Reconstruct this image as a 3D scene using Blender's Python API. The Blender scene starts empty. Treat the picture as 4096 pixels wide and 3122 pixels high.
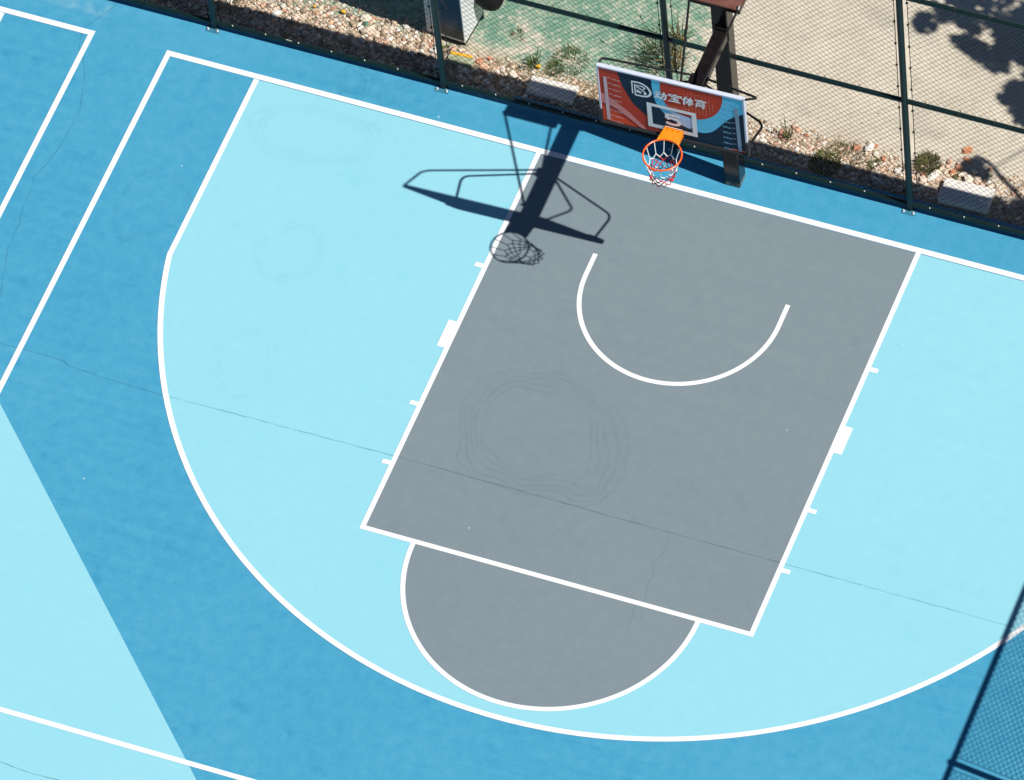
import bpy, math, random
import numpy as np
from mathutils import Matrix, Vector, noise

S = bpy.context.scene
COL = S.collection
# ------------------------------------------------------------------ camera
cam_data = bpy.data.cameras.new("camera")
cam = bpy.data.objects.new("camera", cam_data)
COL.objects.link(cam)
CAM_C = (26.30185986, -59.24523441, 85.27816576)
CAM_R = [[0.931320967, 0.357612492, -0.068953328], [-0.25215972, 0.769762796, 0.586413432], [-0.262786475, 0.528751873, -0.807071698]]
r_, u_, d_ = [Vector(v) for v in CAM_R]
m = Matrix.Identity(4)
for i in range(3):
    m[i][0] = r_[i]; m[i][1] = u_[i]; m[i][2] = -d_[i]; m[i][3] = CAM_C[i]
cam.matrix_world = m
cam_data.sensor_fit = 'HORIZONTAL'
cam_data.sensor_width = 36.0
cam_data.lens = 314.94018
cam_data.clip_start = 1.0
cam_data.clip_end = 3000.0
S.camera = cam
# ------------------------------------------------------------------ light
SUN_TO = Vector((0.732, -0.088, 1.0)).normalized()
w = bpy.data.worlds.new("World"); S.world = w
w.use_nodes = True
nt = w.node_tree; nt.nodes.clear()
sky = nt.nodes.new('ShaderNodeTexSky'); sky.sky_type = 'NISHITA'
sky.sun_disc = False
sky.sun_elevation = math.asin(SUN_TO.z)
sky.sun_rotation = math.atan2(SUN_TO.x, SUN_TO.y)
sky.air_density = 0.75; sky.dust_density = 0.0; sky.ozone_density = 3.0
bg = nt.nodes.new('ShaderNodeBackground'); bg.inputs[1].default_value = 0.05
wo = nt.nodes.new('ShaderNodeOutputWorld')
nt.links.new(sky.outputs[0], bg.inputs[0]); nt.links.new(bg.outputs[0], wo.inputs[0])
sd = bpy.data.lights.new("sun", 'SUN'); sd.energy = 5.0; sd.angle = math.radians(0.45)
sd.color = (1.0, 0.965, 0.91)
so = bpy.data.objects.new("sun", sd); COL.objects.link(so)
so.rotation_euler = SUN_TO.to_track_quat('Z', 'Y').to_euler()
so.location = (30, -4, 40)
S.view_settings.view_transform = 'Standard'
S.view_settings.look = 'None'
S.view_settings.gamma = 1.0
S.view_settings.use_curve_mapping = False
S.view_settings.exposure = 0.17

RND = random.Random(7)
# ------------------------------------------------------------------ helpers
class MB:
    def __init__(self): self.v = []; self.f = []; self.mi = []
    def add(self, vs, fs, mi=0):
        b = len(self.v); self.v += [tuple(x) for x in vs]
        self.f += [tuple(b + i for i in f) for f in fs]; self.mi += [mi] * len(fs)
    def box(self, x0, x1, y0, y1, z0, z1, mi=0, mat=None):
        vs = [(x, y, z) for z in (z0, z1) for y in (y0, y1) for x in (x0, x1)]
        if mat is not None: vs = [tuple(mat @ Vector(v)) for v in vs]
        self.add(vs, [(0,2,3,1),(4,5,7,6),(0,1,5,4),(2,6,7,3),(0,4,6,2),(1,3,7,5)], mi)
    def bbox(self, x0, x1, y0, y1, z0, z1, b=0.006, mi=0, mat=None):   # box with chamfered edges
        cs = []
        for sx in (0, 1):
            for sy in (0, 1):
                for sz in (0, 1):
                    X = (x0, x1)[sx]; Y = (y0, y1)[sy]; Z = (z0, z1)[sz]
                    dx = b if sx == 0 else -b; dy = b if sy == 0 else -b; dz = b if sz == 0 else -b
                    cs += [(X, Y + dy, Z + dz), (X + dx, Y, Z + dz), (X + dx, Y + dy, Z)]
        bm_pts = cs
        if mat is not None: bm_pts = [tuple(mat @ Vector(v)) for v in cs]
        ix = lambda sx, sy, sz, k: (sx * 4 + sy * 2 + sz) * 3 + k
        F = []
        F.append([ix(0,0,0,0), ix(0,0,1,0), ix(0,1,1,0), ix(0,1,0,0)]); F.append([ix(1,0,0,0), ix(1,1,0,0), ix(1,1,1,0), ix(1,0,1,0)])
        F.append([ix(0,0,0,1), ix(1,0,0,1), ix(1,0,1,1), ix(0,0,1,1)]); F.append([ix(0,1,0,1), ix(0,1,1,1), ix(1,1,1,1), ix(1,1,0,1)])
        F.append([ix(0,0,0,2), ix(0,1,0,2), ix(1,1,0,2), ix(1,0,0,2)]); F.append([ix(0,0,1,2), ix(1,0,1,2), ix(1,1,1,2), ix(0,1,1,2)])
        for a in (0, 1):
            for c in (0, 1):
                F.append([ix(a,c,0,0), ix(a,c,1,0), ix(a,c,1,1), ix(a,c,0,1)])
                F.append([ix(a,0,c,0), ix(a,1,c,0), ix(a,1,c,2), ix(a,0,c,2)])
                F.append([ix(0,a,c,1), ix(1,a,c,1), ix(1,a,c,2), ix(0,a,c,2)])
                for e in (0, 1): F.append([ix(a,c,e,0), ix(a,c,e,1), ix(a,c,e,2)])
        self.add(bm_pts, F, mi)
    def tube(self, pts, r, n=8, mi=0, closed=False, caps=True):
        pts = [Vector(p) for p in pts]; N = len(pts); rs = r if isinstance(r, (list, tuple)) else [r] * N
        t0 = (pts[1] - pts[0]).normalized()
        a = Vector((0, 0, 1)) if abs(t0.z) < 0.9 else Vector((1, 0, 0))
        nrm = t0.cross(a).normalized(); vs = []; prev = t0
        for i, p in enumerate(pts):
            if closed: t = (pts[(i + 1) % N] - pts[i - 1]).normalized()
            elif i == 0: t = t0
            elif i == N - 1: t = (pts[-1] - pts[-2]).normalized()
            else: t = ((pts[i + 1] - p).normalized() + (p - pts[i - 1]).normalized()).normalized()
            ax = prev.cross(t)
            if ax.length > 1e-7:
                nrm = Matrix.Rotation(prev.angle(t), 3, ax.normalized()) @ nrm
            nrm = (nrm - t * nrm.dot(t)).normalized(); prev = t
            bn = t.cross(nrm)
            for k in range(n):
                an = 2 * math.pi * k / n
                vs.append(p + (nrm * math.cos(an) + bn * math.sin(an)) * rs[i])
        fs = []
        for i in range(N if closed else N - 1):
            j = (i + 1) % N
            for k in range(n):
                fs.append((i*n+k, i*n+(k+1) % n, j*n+(k+1) % n, j*n+k))
        if caps and not closed:
            fs.append(tuple(range(n))[::-1]); fs.append(tuple((N-1)*n + k for k in range(n)))
        self.add(vs, fs, mi)
    def poly(self, pts, mi=0): self.add(pts, [tuple(range(len(pts)))], mi)
    def strip(self, a, b, mi=0):        # ribbon between two equal point lists
        n = len(a); self.add(list(a) + list(b), [(i, i+1, n+i+1, n+i) for i in range(n-1)], mi)
    def build(self, name, mats, parent=None, origin=(0,0,0), smooth=False):
        me = bpy.data.meshes.new(name)
        ox, oy, oz = origin
        me.from_pydata([(x-ox, y-oy, z-oz) for x, y, z in self.v], [], self.f)
        if not isinstance(mats, (list, tuple)): mats = [mats]
        for mm in mats: me.materials.append(mm)
        if len(mats) > 1: me.polygons.foreach_set('material_index', self.mi)
        if smooth: me.polygons.foreach_set('use_smooth', [True] * len(me.polygons))
        me.update()
        o = bpy.data.objects.new(name, me); COL.objects.link(o)
        if parent is not None: o.parent = parent
        else: o.location = origin
        return o

def smooth_angle(o, deg=35):
    me = o.data
    me.polygons.foreach_set('use_smooth', [True] * len(me.polygons))
    try: me.set_sharp_from_angle(angle=math.radians(deg))
    except Exception: pass
    return o
def tag(o, label=None, cat=None, group=None, kind=None):
    if label: o['label'] = label
    if cat: o['category'] = cat
    if group: o['group'] = group
    if kind: o['kind'] = kind
    return o
def thing(name, loc, label, cat, group=None):
    o = bpy.data.objects.new(name, None); COL.objects.link(o); o.location = loc
    o.empty_display_size = 0.2
    return tag(o, label, cat, group)
def copy_tree(o, parent=None):
    c = o.copy(); COL.objects.link(c)
    if parent is not None: c.parent = parent
    for ch in list(o.children): copy_tree(ch, c)
    return c

# ------------------------------------------------------------------ materials
class NT:
    def __init__(self, name):
        self.m = bpy.data.materials.new(name); self.m.use_nodes = True
        self.t = self.m.node_tree; self.b = self.t.nodes['Principled BSDF']
        self.out = self.t.nodes['Material Output']
    def n(self, typ, **kw):
        x = self.t.nodes.new(typ)
        for k, v in kw.items(): setattr(x, k, v)
        return x
    def l(self, a, b): self.t.links.new(a, b)
    def coord(self):
        if not hasattr(self, '_c'): self._c = self.n('ShaderNodeNewGeometry').outputs['Position']
        return self._c
    def noise(self, scale, detail=4, rough=0.55, vec=None, stretch=None, dist=0.0):
        v = vec or self.coord()
        if stretch:
            mp = self.n('ShaderNodeMapping'); mp.inputs['Scale'].default_value = stretch; self.l(v, mp.inputs[0]); v = mp.outputs[0]
        x = self.n('ShaderNodeTexNoise'); x.inputs['Scale'].default_value = scale; x.inputs['Detail'].default_value = detail
        x.inputs['Roughness'].default_value = rough; x.inputs['Distortion'].default_value = dist
        self.l(v, x.inputs['Vector']); return x.outputs[0]
    def val(self, op, a, b=None, c=None, clamp=False):
        x = self.n('ShaderNodeMath', operation=op, use_clamp=clamp)
        for i, s in enumerate((a, b, c)):
            if s is None: continue
            if isinstance(s, (int, float)): x.inputs[i].default_value = s
            else: self.l(s, x.inputs[i])
        return x.outputs[0]
    def rng(self, s, a, b, c, d, smooth=False):
        x = self.n('ShaderNodeMapRange'); x.interpolation_type = 'SMOOTHSTEP' if smooth else 'LINEAR'
        for i, q in enumerate((a, b, c, d)): x.inputs[i+1].default_value = q
        self.l(s, x.inputs[0]); return x.outputs[0]
    def mix(self, f, a, b, mode='MIX'):
        x = self.n('ShaderNodeMix', data_type='RGBA', blend_type=mode)
        for s, i in ((f, 0), (a, 6), (b, 7)):
            if isinstance(s, (int, float)): x.inputs[i].default_value = s
            elif isinstance(s, tuple): x.inputs[i].default_value = s + (1.0,) if len(s) == 3 else s
            else: self.l(s, x.inputs[i])
        return x.outputs[2]
    def gray(self, s):
        x = self.n('ShaderNodeCombineColor')
        for i in range(3): self.l(s, x.inputs[i])
        return x.outputs[0]
    def bump(self, h, strength=0.3, dist=0.01):
        x = self.n('ShaderNodeBump'); x.inputs['Strength'].default_value = strength; x.inputs['Distance'].default_value = dist
        self.l(h, x.inputs['Height']); self.l(x.outputs[0], self.b.inputs['Normal'])
    def set(self, **kw):
        for k, v in kw.items():
            k = k.replace('_', ' ')
            if isinstance(v, tuple): self.b.inputs[k].default_value = v + (1.0,) if len(v) == 3 else v
            elif isinstance(v, (int, float)): self.b.inputs[k].default_value = v
            else: self.l(v, self.b.inputs[k])
        return self

def plain(name, col, rough=0.5, metal=0.0, var=0.08, scale=12.0, spec=0.5):
    t = NT(name)
    f = t.rng(t.noise(scale, 5), 0.3, 0.7, 1 - var, 1 + var)
    t.set(Base_Color=t.mix(1.0, col, t.gray(f), 'MULTIPLY'), Roughness=rough, Metallic=metal)
    t.b.inputs['Specular IOR Level'].default_value = spec
    return t.m

def rings(t, lst):
    """drying-puddle tide marks: thin contour lines round a wobbly patch"""
    tot = None
    sep = t.n('ShaderNodeSeparateXYZ'); t.l(t.coord(), sep.inputs[0])
    X, Y = sep.outputs[0], sep.outputs[1]
    for (cx, cy, rx, ry, r0, r1, k, st, seed) in lst:
        dx = t.val('DIVIDE', t.val('SUBTRACT', X, cx), rx); dy = t.val('DIVIDE', t.val('SUBTRACT', Y, cy), ry)
        d = t.val('SQRT', t.val('ADD', t.val('MULTIPLY', dx, dx), t.val('MULTIPLY', dy, dy)))
        mp = t.n('ShaderNodeMapping'); mp.inputs['Location'].default_value = (seed, seed * 1.7, 0); t.l(t.coord(), mp.inputs[0])
        nz = t.noise(0.85 / max(rx, ry), 2, 0.4, vec=mp.outputs[0])
        d = t.val('ADD', d, t.val('MULTIPLY', t.val('SUBTRACT', nz, 0.5), 1.05))
        nz2 = t.noise(9.0, 2, 0.5, vec=mp.outputs[0])
        ph = t.val('ADD', t.val('MULTIPLY', d, k), t.val('MULTIPLY', nz2, 1.6))
        s = t.val('POWER', t.val('ADD', t.val('MULTIPLY', t.val('SINE', ph), 0.5), 0.5), 5.0)
        band = t.val('MULTIPLY', t.rng(d, r0, r0 + 0.09, 0, 1, True), t.rng(d, r1 - 0.07, r1, 1, 0, True))
        patch = t.rng(t.noise(2.2 / max(rx, ry), 2, 0.5), 0.38, 0.62, 0.25, 1.0)
        q = t.val('MULTIPLY', t.val('MULTIPLY', t.val('ADD', t.val('MULTIPLY', s, 0.8), 0.18), band), t.val('MULTIPLY', patch, st))
        tot = q if tot is None else t.val('ADD', tot, q)
    return tot

def court_mat(name, col, dark, rlist=(), var=0.10, streak=0.05):
    t = NT(name)
    big = t.rng(t.noise(0.35, 3, 0.55), 0.32, 0.68, -1, 1)
    mid = t.rng(t.noise(6.5, 4, 0.65), 0.3, 0.7, -1, 1)
    spot = t.rng(t.noise(2.6, 3, 0.6), 0.60, 0.74, 0, -1)
    roll = t.rng(t.noise(1.0, 4, 0.6, stretch=(0.22, 7.0, 1.0)), 0.35, 0.65, -1, 1)
    rmask = t.rng(t.noise(0.25, 2, 0.5), 0.42, 0.62, 0.1, 1.0)
    fine = t.rng(t.noise(55.0, 4, 0.8), 0.28, 0.72, -1, 1)
    f = t.val('ADD', t.val('MULTIPLY', big, 0.22 * var), t.val('MULTIPLY', mid, 0.42 * var))
    f = t.val('ADD', f, t.val('ADD', t.val('MULTIPLY', spot, 0.75 * var), t.val('MULTIPLY', t.val('MULTIPLY', roll, rmask), streak)))
    f = t.val('ADD', f, t.val('MULTIPLY', fine, 0.60 * var))
    c = t.mix(t.rng(f, -0.2, 0.2, 0, 1), dark, tuple(min(1, 2 * a - b) for a, b in zip(col, dark)))
    vo = t.n('ShaderNodeTexVoronoi'); vo.inputs['Scale'].default_value = 1.6; t.l(t.coord(), vo.inputs[0])
    fle = t.val('MULTIPLY', t.rng(vo.outputs['Distance'], 0.014, 0.022, 1, 0), t.rng(t.noise(0.7, 1), 0.48, 0.60, 0, 1))
    c = t.mix(t.val('MULTIPLY', fle, 0.6), c, (0.75, 0.8, 0.8))
    if rlist:
        g = rings(t, rlist)
        c = t.mix(t.val('MULTIPLY', g, 1.0, clamp=True), c, tuple(0.55 * x for x in dark))
    t.set(Base_Color=c, Roughness=0.62)
    t.b.inputs['Specular IOR Level'].default_value = 0.25
    t.bump(t.noise(140, 3), 0.12, 0.002)
    return t

M = {}
MID = (0.054, 0.287, 0.448); MIDD = (0.034, 0.247, 0.414)
LIT = (0.246, 0.548, 0.635); LITD = (0.214, 0.516, 0.615)
GRY = (0.176, 0.222, 0.248); GRYD = (0.154, 0.200, 0.227)
tm = court_mat("mid blue court paint", MID, MIDD,
    [(-4.95, 0.32, 0.22, 0.26, 0.3, 1.15, 22.0, 0.40, 3.1), (-4.2, 0.30, 0.42, 0.26, 0.5, 1.15, 30.0, 0.26, 8.4), (-6.6, -2.2, 0.4, 0.5, 0.8, 1.1, 20.0, 0.14, 12.4)], 0.24, 0.09)
# pale dusty scuff near the corner by the fence
sep = tm.n('ShaderNodeSeparateXYZ'); tm.l(tm.coord(), sep.inputs[0])
def box_mask(t, x0, x1, y0, y1, sf):
    a = t.val('MULTIPLY', t.rng(sep_.outputs[0], x0, x0+sf, 0, 1, True), t.rng(sep_.outputs[0], x1-sf, x1, 1, 0, True))
    b = t.val('MULTIPLY', t.rng(sep_.outputs[1], y0, y0+sf, 0, 1, True), t.rng(sep_.outputs[1], y1-sf, y1, 1, 0, True))
    return t.val('MULTIPLY', a, b)
sep_ = sep
bc = tm.b.inputs['Base Color'].links[0].from_socket
sc = tm.val('MULTIPLY', box_mask(tm, -9.5, -8.15, 0.27, 0.62, 0.12), tm.rng(tm.noise(5, 6, 0.7), 0.42, 0.62, 0, 0.30))
tm.set(Base_Color=tm.mix(sc, bc, (0.36, 0.50, 0.58)))
M['mid'] = tm.m
M['light'] = court_mat("light blue court paint", LIT, LITD,
    [(-4.72, -2.30, 0.37, 0.40, 0.75, 1.15, 50.0, 0.20, 1.3), (-5.15, -0.52, 0.78, 0.40, 0.7, 1.15, 55.0, 0.24, 5.2),
     (4.1, -4.15, 0.50, 0.55, 0.75, 1.12, 45.0, 0.10, 7.7), (-4.62, -4.0, 0.38, 0.5, 0.8, 1.1, 30.0, 0.14, 2.9)], 0.115, 0.03).m
M['grey'] = court_mat("grey key paint", GRY, GRYD,
    [(-0.80, -3.90, 0.98, 0.84, 0.62, 1.10, 74.0, 0.28, 4.4), (-0.47, -5.06, 0.42, 0.40, 0.7, 1.1, 50.0, 0.15, 6.1),
     (-0.35, -1.75, 0.62, 0.75, 0.8, 1.1, 45.0, 0.08, 9.3)], 0.15, 0.035).m
t = NT("white line paint")
t.set(Base_Color=t.mix(t.rng(t.noise(9, 5, 0.7), 0.35, 0.7, 0, 0.25), (0.80, 0.80, 0.80), (0.70, 0.715, 0.72)), Roughness=0.55)
M['line'] = t.m
t = NT("hairline crack"); t.set(Base_Color=(0.03, 0.10, 0.14), Roughness=0.9)
tr = t.n('ShaderNodeBsdfTransparent'); mx = t.n('ShaderNodeMixShader')
t.l(t.rng(t.noise(3.0, 4, 0.7), 0.3, 0.7, 0.08, 0.36), mx.inputs[0]); t.l(tr.outputs[0], mx.inputs[1]); t.l(t.b.outputs[0], mx.inputs[2]); t.l(mx.outputs[0], t.out.inputs[0])
M['crack'] = t.m

# ground behind the fence: worn green paint over pale concrete, dusty soil along the fence
t = NT("worn ground"); sep_ = t.n('ShaderNodeSeparateXYZ'); t.l(t.coord(), sep_.inputs[0])
X, Y = sep_.outputs[0], sep_.outputs[1]
n1 = t.noise(1.1, 5, 0.6); n2 = t.noise(7.0, 5, 0.65); n3 = t.noise(38.0, 4, 0.7); n4 = t.noise(2.6, 4, 0.6)
n5 = t.noise(16.0, 5, 0.75); n6 = t.noise(0.8, 3, 0.5, stretch=(1.0, 2.2, 1.0))
conc = t.mix(t.rng(n1, 0.3, 0.7, 0, 1), (0.52, 0.465, 0.370), (0.64, 0.58, 0.47))
conc = t.mix(t.rng(n2, 0.50, 0.70, 0, 0.55), conc, (0.42, 0.375, 0.295))
conc = t.mix(t.rng(n6, 0.55, 0.68, 0, 0.40), conc, (0.34, 0.315, 0.26))
conc = t.mix(t.rng(n3, 0.5, 0.72, 0, 0.45), conc, (0.34, 0.29, 0.21))
conc = t.mix(t.rng(n5, 0.56, 0.70, 0, 0.5), conc, (0.80, 0.74, 0.62))
green = t.mix(t.rng(n4, 0.3, 0.7, 0, 1), (0.085, 0.235, 0.165), (0.16, 0.34, 0.235))
green = t.mix(t.rng(n3, 0.45, 0.75, 0, 0.4), green, (0.05, 0.15, 0.10))
wear = t.val('ADD', t.val('MULTIPLY', n5, 0.85), t.val('ADD', t.val('MULTIPLY', n2, 0.28), t.val('MULTIPLY', n4, 0.25)))
xm = t.rng(t.val('ADD', X, t.val('MULTIPLY', n4, 1.3)), -0.9, 0.5, 0.0, 0.62, True)     # paint gone to the right
ym = t.rng(Y, 1.0, 1.7, 0.09, 0.0)                                                      # and near the fence
# two old wear tracks crossing the paint
def track(x0, y0, x1, y1, wd):
    L = math.hypot(x1-x0, y1-y0); ux, uy = (x1-x0)/L, (y1-y0)/L
    dx, dy = t.val('SUBTRACT', X, x0), t.val('SUBTRACT', Y, y0)
    al = t.val('ADD', t.val('MULTIPLY', dx, ux), t.val('MULTIPLY', dy, uy)); ac = t.val('ABSOLUTE', t.val('SUBTRACT', t.val('MULTIPLY', dx, uy), t.val('MULTIPLY', dy, ux)))
    m1 = t.rng(t.val('ADD', ac, t.val('MULTIPLY', n4, 0.05)), wd*.6+.02, wd+.05, 1, 0, True)
    return t.val('MULTIPLY', m1, t.val('MULTIPLY', t.rng(al, 0, .2, 0, 1), t.rng(al, L-.2, L, 1, 0)))
tk = t.val('ADD', track(-3.62, 1.93, -2.35, 1.38, .07), track(-3.95, 1.02, -2.9, 1.62, .07))
keep = t.val('SUBTRACT', 0.785, t.val('ADD', t.val('ADD', xm, ym), t.val('MULTIPLY', tk, 0.09)))
gm = t.rng(t.val('SUBTRACT', keep, wear), -0.09, 0.13, 0, 0.9)
gm = t.val('MULTIPLY', gm, t.rng(X, -9.0, -7.5, 0, 1))
base = t.mix(gm, conc, green)
sm = t.rng(t.val('ADD', Y, t.val('MULTIPLY', t.val('SUBTRACT', n1, 0.5), 0.8)), 1.0, 1.45, 1, 0, True)
soil = t.mix(t.rng(n2, 0.3, 0.7, 0, 1), (0.28, 0.205, 0.14), (0.62, 0.51, 0.385))
base = t.mix(t.val('MULTIPLY', sm, 0.9), base, soil)
t.set(Base_Color=base, Roughness=0.9); t.b.inputs['Specular IOR Level'].default_value = 0.15
t.bump(t.val('ADD', n2, t.val('MULTIPLY', n3, 0.6)), 0.5, 0.012)
M['ground'] = t.m

M['fence'] = plain("dark green fence paint", (0.0025, 0.0150, 0.0165), 0.42, 0.0, 0.25, 20, 0.35)
t = NT("dark green wire coat"); t.set(Base_Color=(0.022, 0.018, 0.014), Roughness=0.5); t.b.inputs['Specular IOR Level'].default_value = 0.3; M['wire'] = t.m
M['galv'] = plain("galvanised steel", (0.86, 0.84, 0.78), 0.35, 0.25, 0.1)  # whitish base colour paints in the bright glint of the bolts
M['plate'] = plain('blue painted plate', (0.040, 0.17, 0.26), 0.5, 0, 0.3, 40)
# hoop steel: dusty black paint
t = NT("dusty black steel")
geo = t.n('ShaderNodeNewGeometry'); sn = t.n('ShaderNodeSeparateXYZ'); t.l(geo.outputs['Normal'], sn.inputs[0]); sp = t.n('ShaderNodeSeparateXYZ'); t.l(geo.outputs['Position'], sp.inputs[0])
dust = t.val('MULTIPLY', t.rng(sn.outputs[2], 0.5, 0.95, 0, 1), t.rng(t.noise(8, 4), 0.25, 0.7, 0.35, 0.9))
c = t.mix(t.rng(t.noise(14, 5), 0.3, 0.7, 0, 1), (0.003, 0.003, 0.004), (0.008, 0.007, 0.008))
topm = t.val('MULTIPLY', dust, t.rng(sp.outputs[2], 3.5, 3.6, 0.03, 1))
c = t.mix(topm, c, (0.20, 0.085, 0.065))
foot = t.val('MULTIPLY', t.rng(sp.outputs[2], 0.03, 0.10, 1, 0), t.rng(t.noise(22, 4), 0.4, 0.6, 0.1, 1))
c = t.mix(foot, c, (0.26, 0.21, 0.16))
t.set(Base_Color=c, Roughness=t.rng(dust, 0, 1, 0.20, 0.5)); t.b.inputs['Specular IOR Level'].default_value = 0.24; M['steel'] = t.m
M['tube'] = plain('black tube', (0.004, 0.004, 0.005), 0.45, 0, 0.1, 12, 0.25)
M['rubber'] = plain("black rubber", (0.012, 0.012, 0.014), 0.7)
M['alu'] = plain("white frame", (0.56, 0.60, 0.70), 0.4, 0.0, 0.03, 12, 0.3)
M['p_navy'] = plain("navy print", (0.002, 0.026, 0.060), 0.4, 0, 0.06, 6, 0.15)
M['p_red'] = plain("brick red print", (0.56, 0.050, 0.024), 0.4, 0, 0.10, 4, 0.15)
M['p_red2'] = plain("orange red print", (0.85, 0.085, 0.024), 0.4, 0, 0.06, 4, 0.15)
M['p_blue'] = plain("sky blue print", (0.13, 0.60, 0.86), 0.4, 0, 0.05, 4, 0.15)
M['p_pink'] = plain("dusty pink print", (0.78, 0.26, 0.24), 0.4, 0, 0.05, 6, 0.15)
M['p_rule'] = plain("pale grey ruler print", (0.72, 0.48, 0.50), 0.4, 0, 0.05, 6, 0.15)
M['p_ruleb'] = plain("blue grey ruler print", (0.24, 0.34, 0.44), 0.4, 0, 0.05, 6, 0.15)
M['p_dot'] = plain("faint dot print", (0.80, 0.22, 0.12), 0.4, 0, 0.05, 6, 0.15)
M['p_tint'] = plain("lilac print", (0.45, 0.62, 0.84), 0.4, 0, 0.05, 6, 0.15)
M['p_white'] = plain("white print", (0.86, 0.87, 0.88), 0.4, 0, 0.03, 6, 0.2)
M['p_cyan'] = plain("pale cyan print", (0.30, 0.60, 0.78), 0.4, 0, 0.03, 6, 0.15)
M['rim'] = plain("orange rim paint", (0.88, 0.115, 0.008), 0.32, 0, 0.05)
M['rimplate'] = plain("orange plate paint", (0.82, 0.24, 0.010), 0.32, 0, 0.04)
M['c_white'] = plain("white cord", (0.75, 0.78, 0.76), 0.8)
M['c_red'] = plain("red cord", (0.55, 0.035, 0.030), 0.8)
M['c_dark'] = plain("dark cord", (0.07, 0.02, 0.03), 0.8)
t = NT("white pillar paint")
c = t.mix(t.rng(t.noise(2.5, 5), 0.35, 0.7, 0, 0.5), (0.74, 0.76, 0.74), (0.55, 0.57, 0.56))
t.set(Base_Color=c, Roughness=0.35); M['pillar'] = t.m
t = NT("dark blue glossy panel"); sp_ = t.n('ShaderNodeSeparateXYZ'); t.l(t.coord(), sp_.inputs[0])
c = t.mix(t.rng(t.noise(7, 4, 0.6), 0.52, 0.66, 0, 0.6), (0.018, 0.085, 0.150), (0.17, 0.15, 0.16))  # pinkish patches are reflections painted into the panel colour
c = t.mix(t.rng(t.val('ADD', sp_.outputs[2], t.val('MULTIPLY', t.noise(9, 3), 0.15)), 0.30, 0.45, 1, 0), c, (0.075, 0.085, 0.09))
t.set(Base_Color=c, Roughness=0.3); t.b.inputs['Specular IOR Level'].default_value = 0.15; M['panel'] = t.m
t = NT("pale concrete slab")
c = t.mix(t.rng(t.noise(10, 6, 0.7), 0.35, 0.7, 0, 1), (0.80, 0.755, 0.70), (0.62, 0.58, 0.53))
t.set(Base_Color=c, Roughness=0.85); t.bump(t.noise(60, 4), 0.4, 0.004); M['slab'] = t.m
M['grnslab'] = plain("worn green slab", (0.34, 0.38, 0.24), 0.85, 0, 0.3, 14)
M['yellow'] = plain("yellow paint", (0.80, 0.42, 0.02), 0.7, 0, 0.12, 14)
M['grnstone'] = plain("green stone", (0.10, 0.24, 0.17), 0.8, 0, 0.2, 14)
def stone_mat(name, cols, rough=0.9):
    t = NT(name)
    g = t.n('ShaderNodeNewGeometry'); rmp = t.n('ShaderNodeValToRGB'); cr = rmp.color_ramp; cr.interpolation = 'CONSTANT'
    for i, c in enumerate(cols):
        e = cr.elements[i] if i < 2 else cr.elements.new(i / len(cols))
        e.position = i / len(cols); e.color = c + (1,)
    oi = t.n('ShaderNodeObjectInfo')
    t.l(t.val('FRACT', t.val('ADD', g.outputs['Random Per Island'], oi.outputs['Random'])), rmp.inputs[0])
    f = t.rng(t.noise(45, 4, 0.7), 0.3, 0.7, 0.75, 1.2)
    t.set(Base_Color=t.mix(1.0, rmp.outputs[0], t.gray(f), 'MULTIPLY'), Roughness=rough)
    t.b.inputs['Specular IOR Level'].default_value = 0.2
    return t.m
M['gravel'] = stone_mat("mixed gravel", [(0.72,0.59,0.45),(0.50,0.38,0.27),(0.80,0.72,0.62),(0.34,0.25,0.18),(0.60,0.46,0.34),(0.82,0.78,0.71),(0.55,0.33,0.22),(0.66,0.54,0.41),(0.22,0.17,0.13),(0.68,0.46,0.34)])
M['pale'] = stone_mat("pale stone", [(0.80,0.70,0.57),(0.70,0.56,0.44),(0.82,0.76,0.67),(0.76,0.58,0.48)])
M['brick'] = stone_mat("broken brick", [(0.64,0.28,0.15),(0.54,0.25,0.15),(0.70,0.42,0.28),(0.62,0.38,0.28)])
def leaf_mat(name, a, b, rough=0.55):
    t = NT(name); g = t.n('ShaderNodeNewGeometry')
    t.set(Base_Color=t.mix(g.outputs['Random Per Island'], a, b), Roughness=rough)
    t.b.inputs['Specular IOR Level'].default_value = 0.25
    return t.m
M['grass'] = leaf_mat("green blades", (0.045, 0.085, 0.012), (0.13, 0.17, 0.035))
M['olive'] = leaf_mat("olive blades", (0.07, 0.08, 0.02), (0.16, 0.15, 0.05))
M['dry'] = leaf_mat("dry straw", (0.30, 0.20, 0.08), (0.42, 0.31, 0.15), 0.8)
M['darkleaf'] = leaf_mat("dark weed", (0.020, 0.040, 0.012), (0.07, 0.10, 0.03))
M['leaf'] = leaf_mat("tree leaves", (0.035, 0.075, 0.015), (0.075, 0.12, 0.025))
M['bark'] = plain("bark", (0.11, 0.08, 0.055), 0.9, 0, 0.35, 9)
M['bag'] = plain("dark cloth", (0.006, 0.005, 0.006), 0.7, 0, .2, 12, .2)
M['clevis'] = plain('worn steel', (0.10, 0.11, 0.11), 0.45, 0.6, 0.2)
M['stick'] = plain("sticker", (0.75, 0.72, 0.5), 0.4)

# ------------------------------------------------------------------ ground, court and markings
def sheet(name, polys, mat, z):
    b = MB()
    for p in polys: b.poly([(x, y, z) for x, y in p])
    return tag(b.build(name, mat), kind='structure')
def arc(cx, cy, r, a0, a1, n=96):
    return [(cx + r*math.cos(a0+(a1-a0)*i/n), cy + r*math.sin(a0+(a1-a0)*i/n)) for i in range(n+1)]

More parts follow.
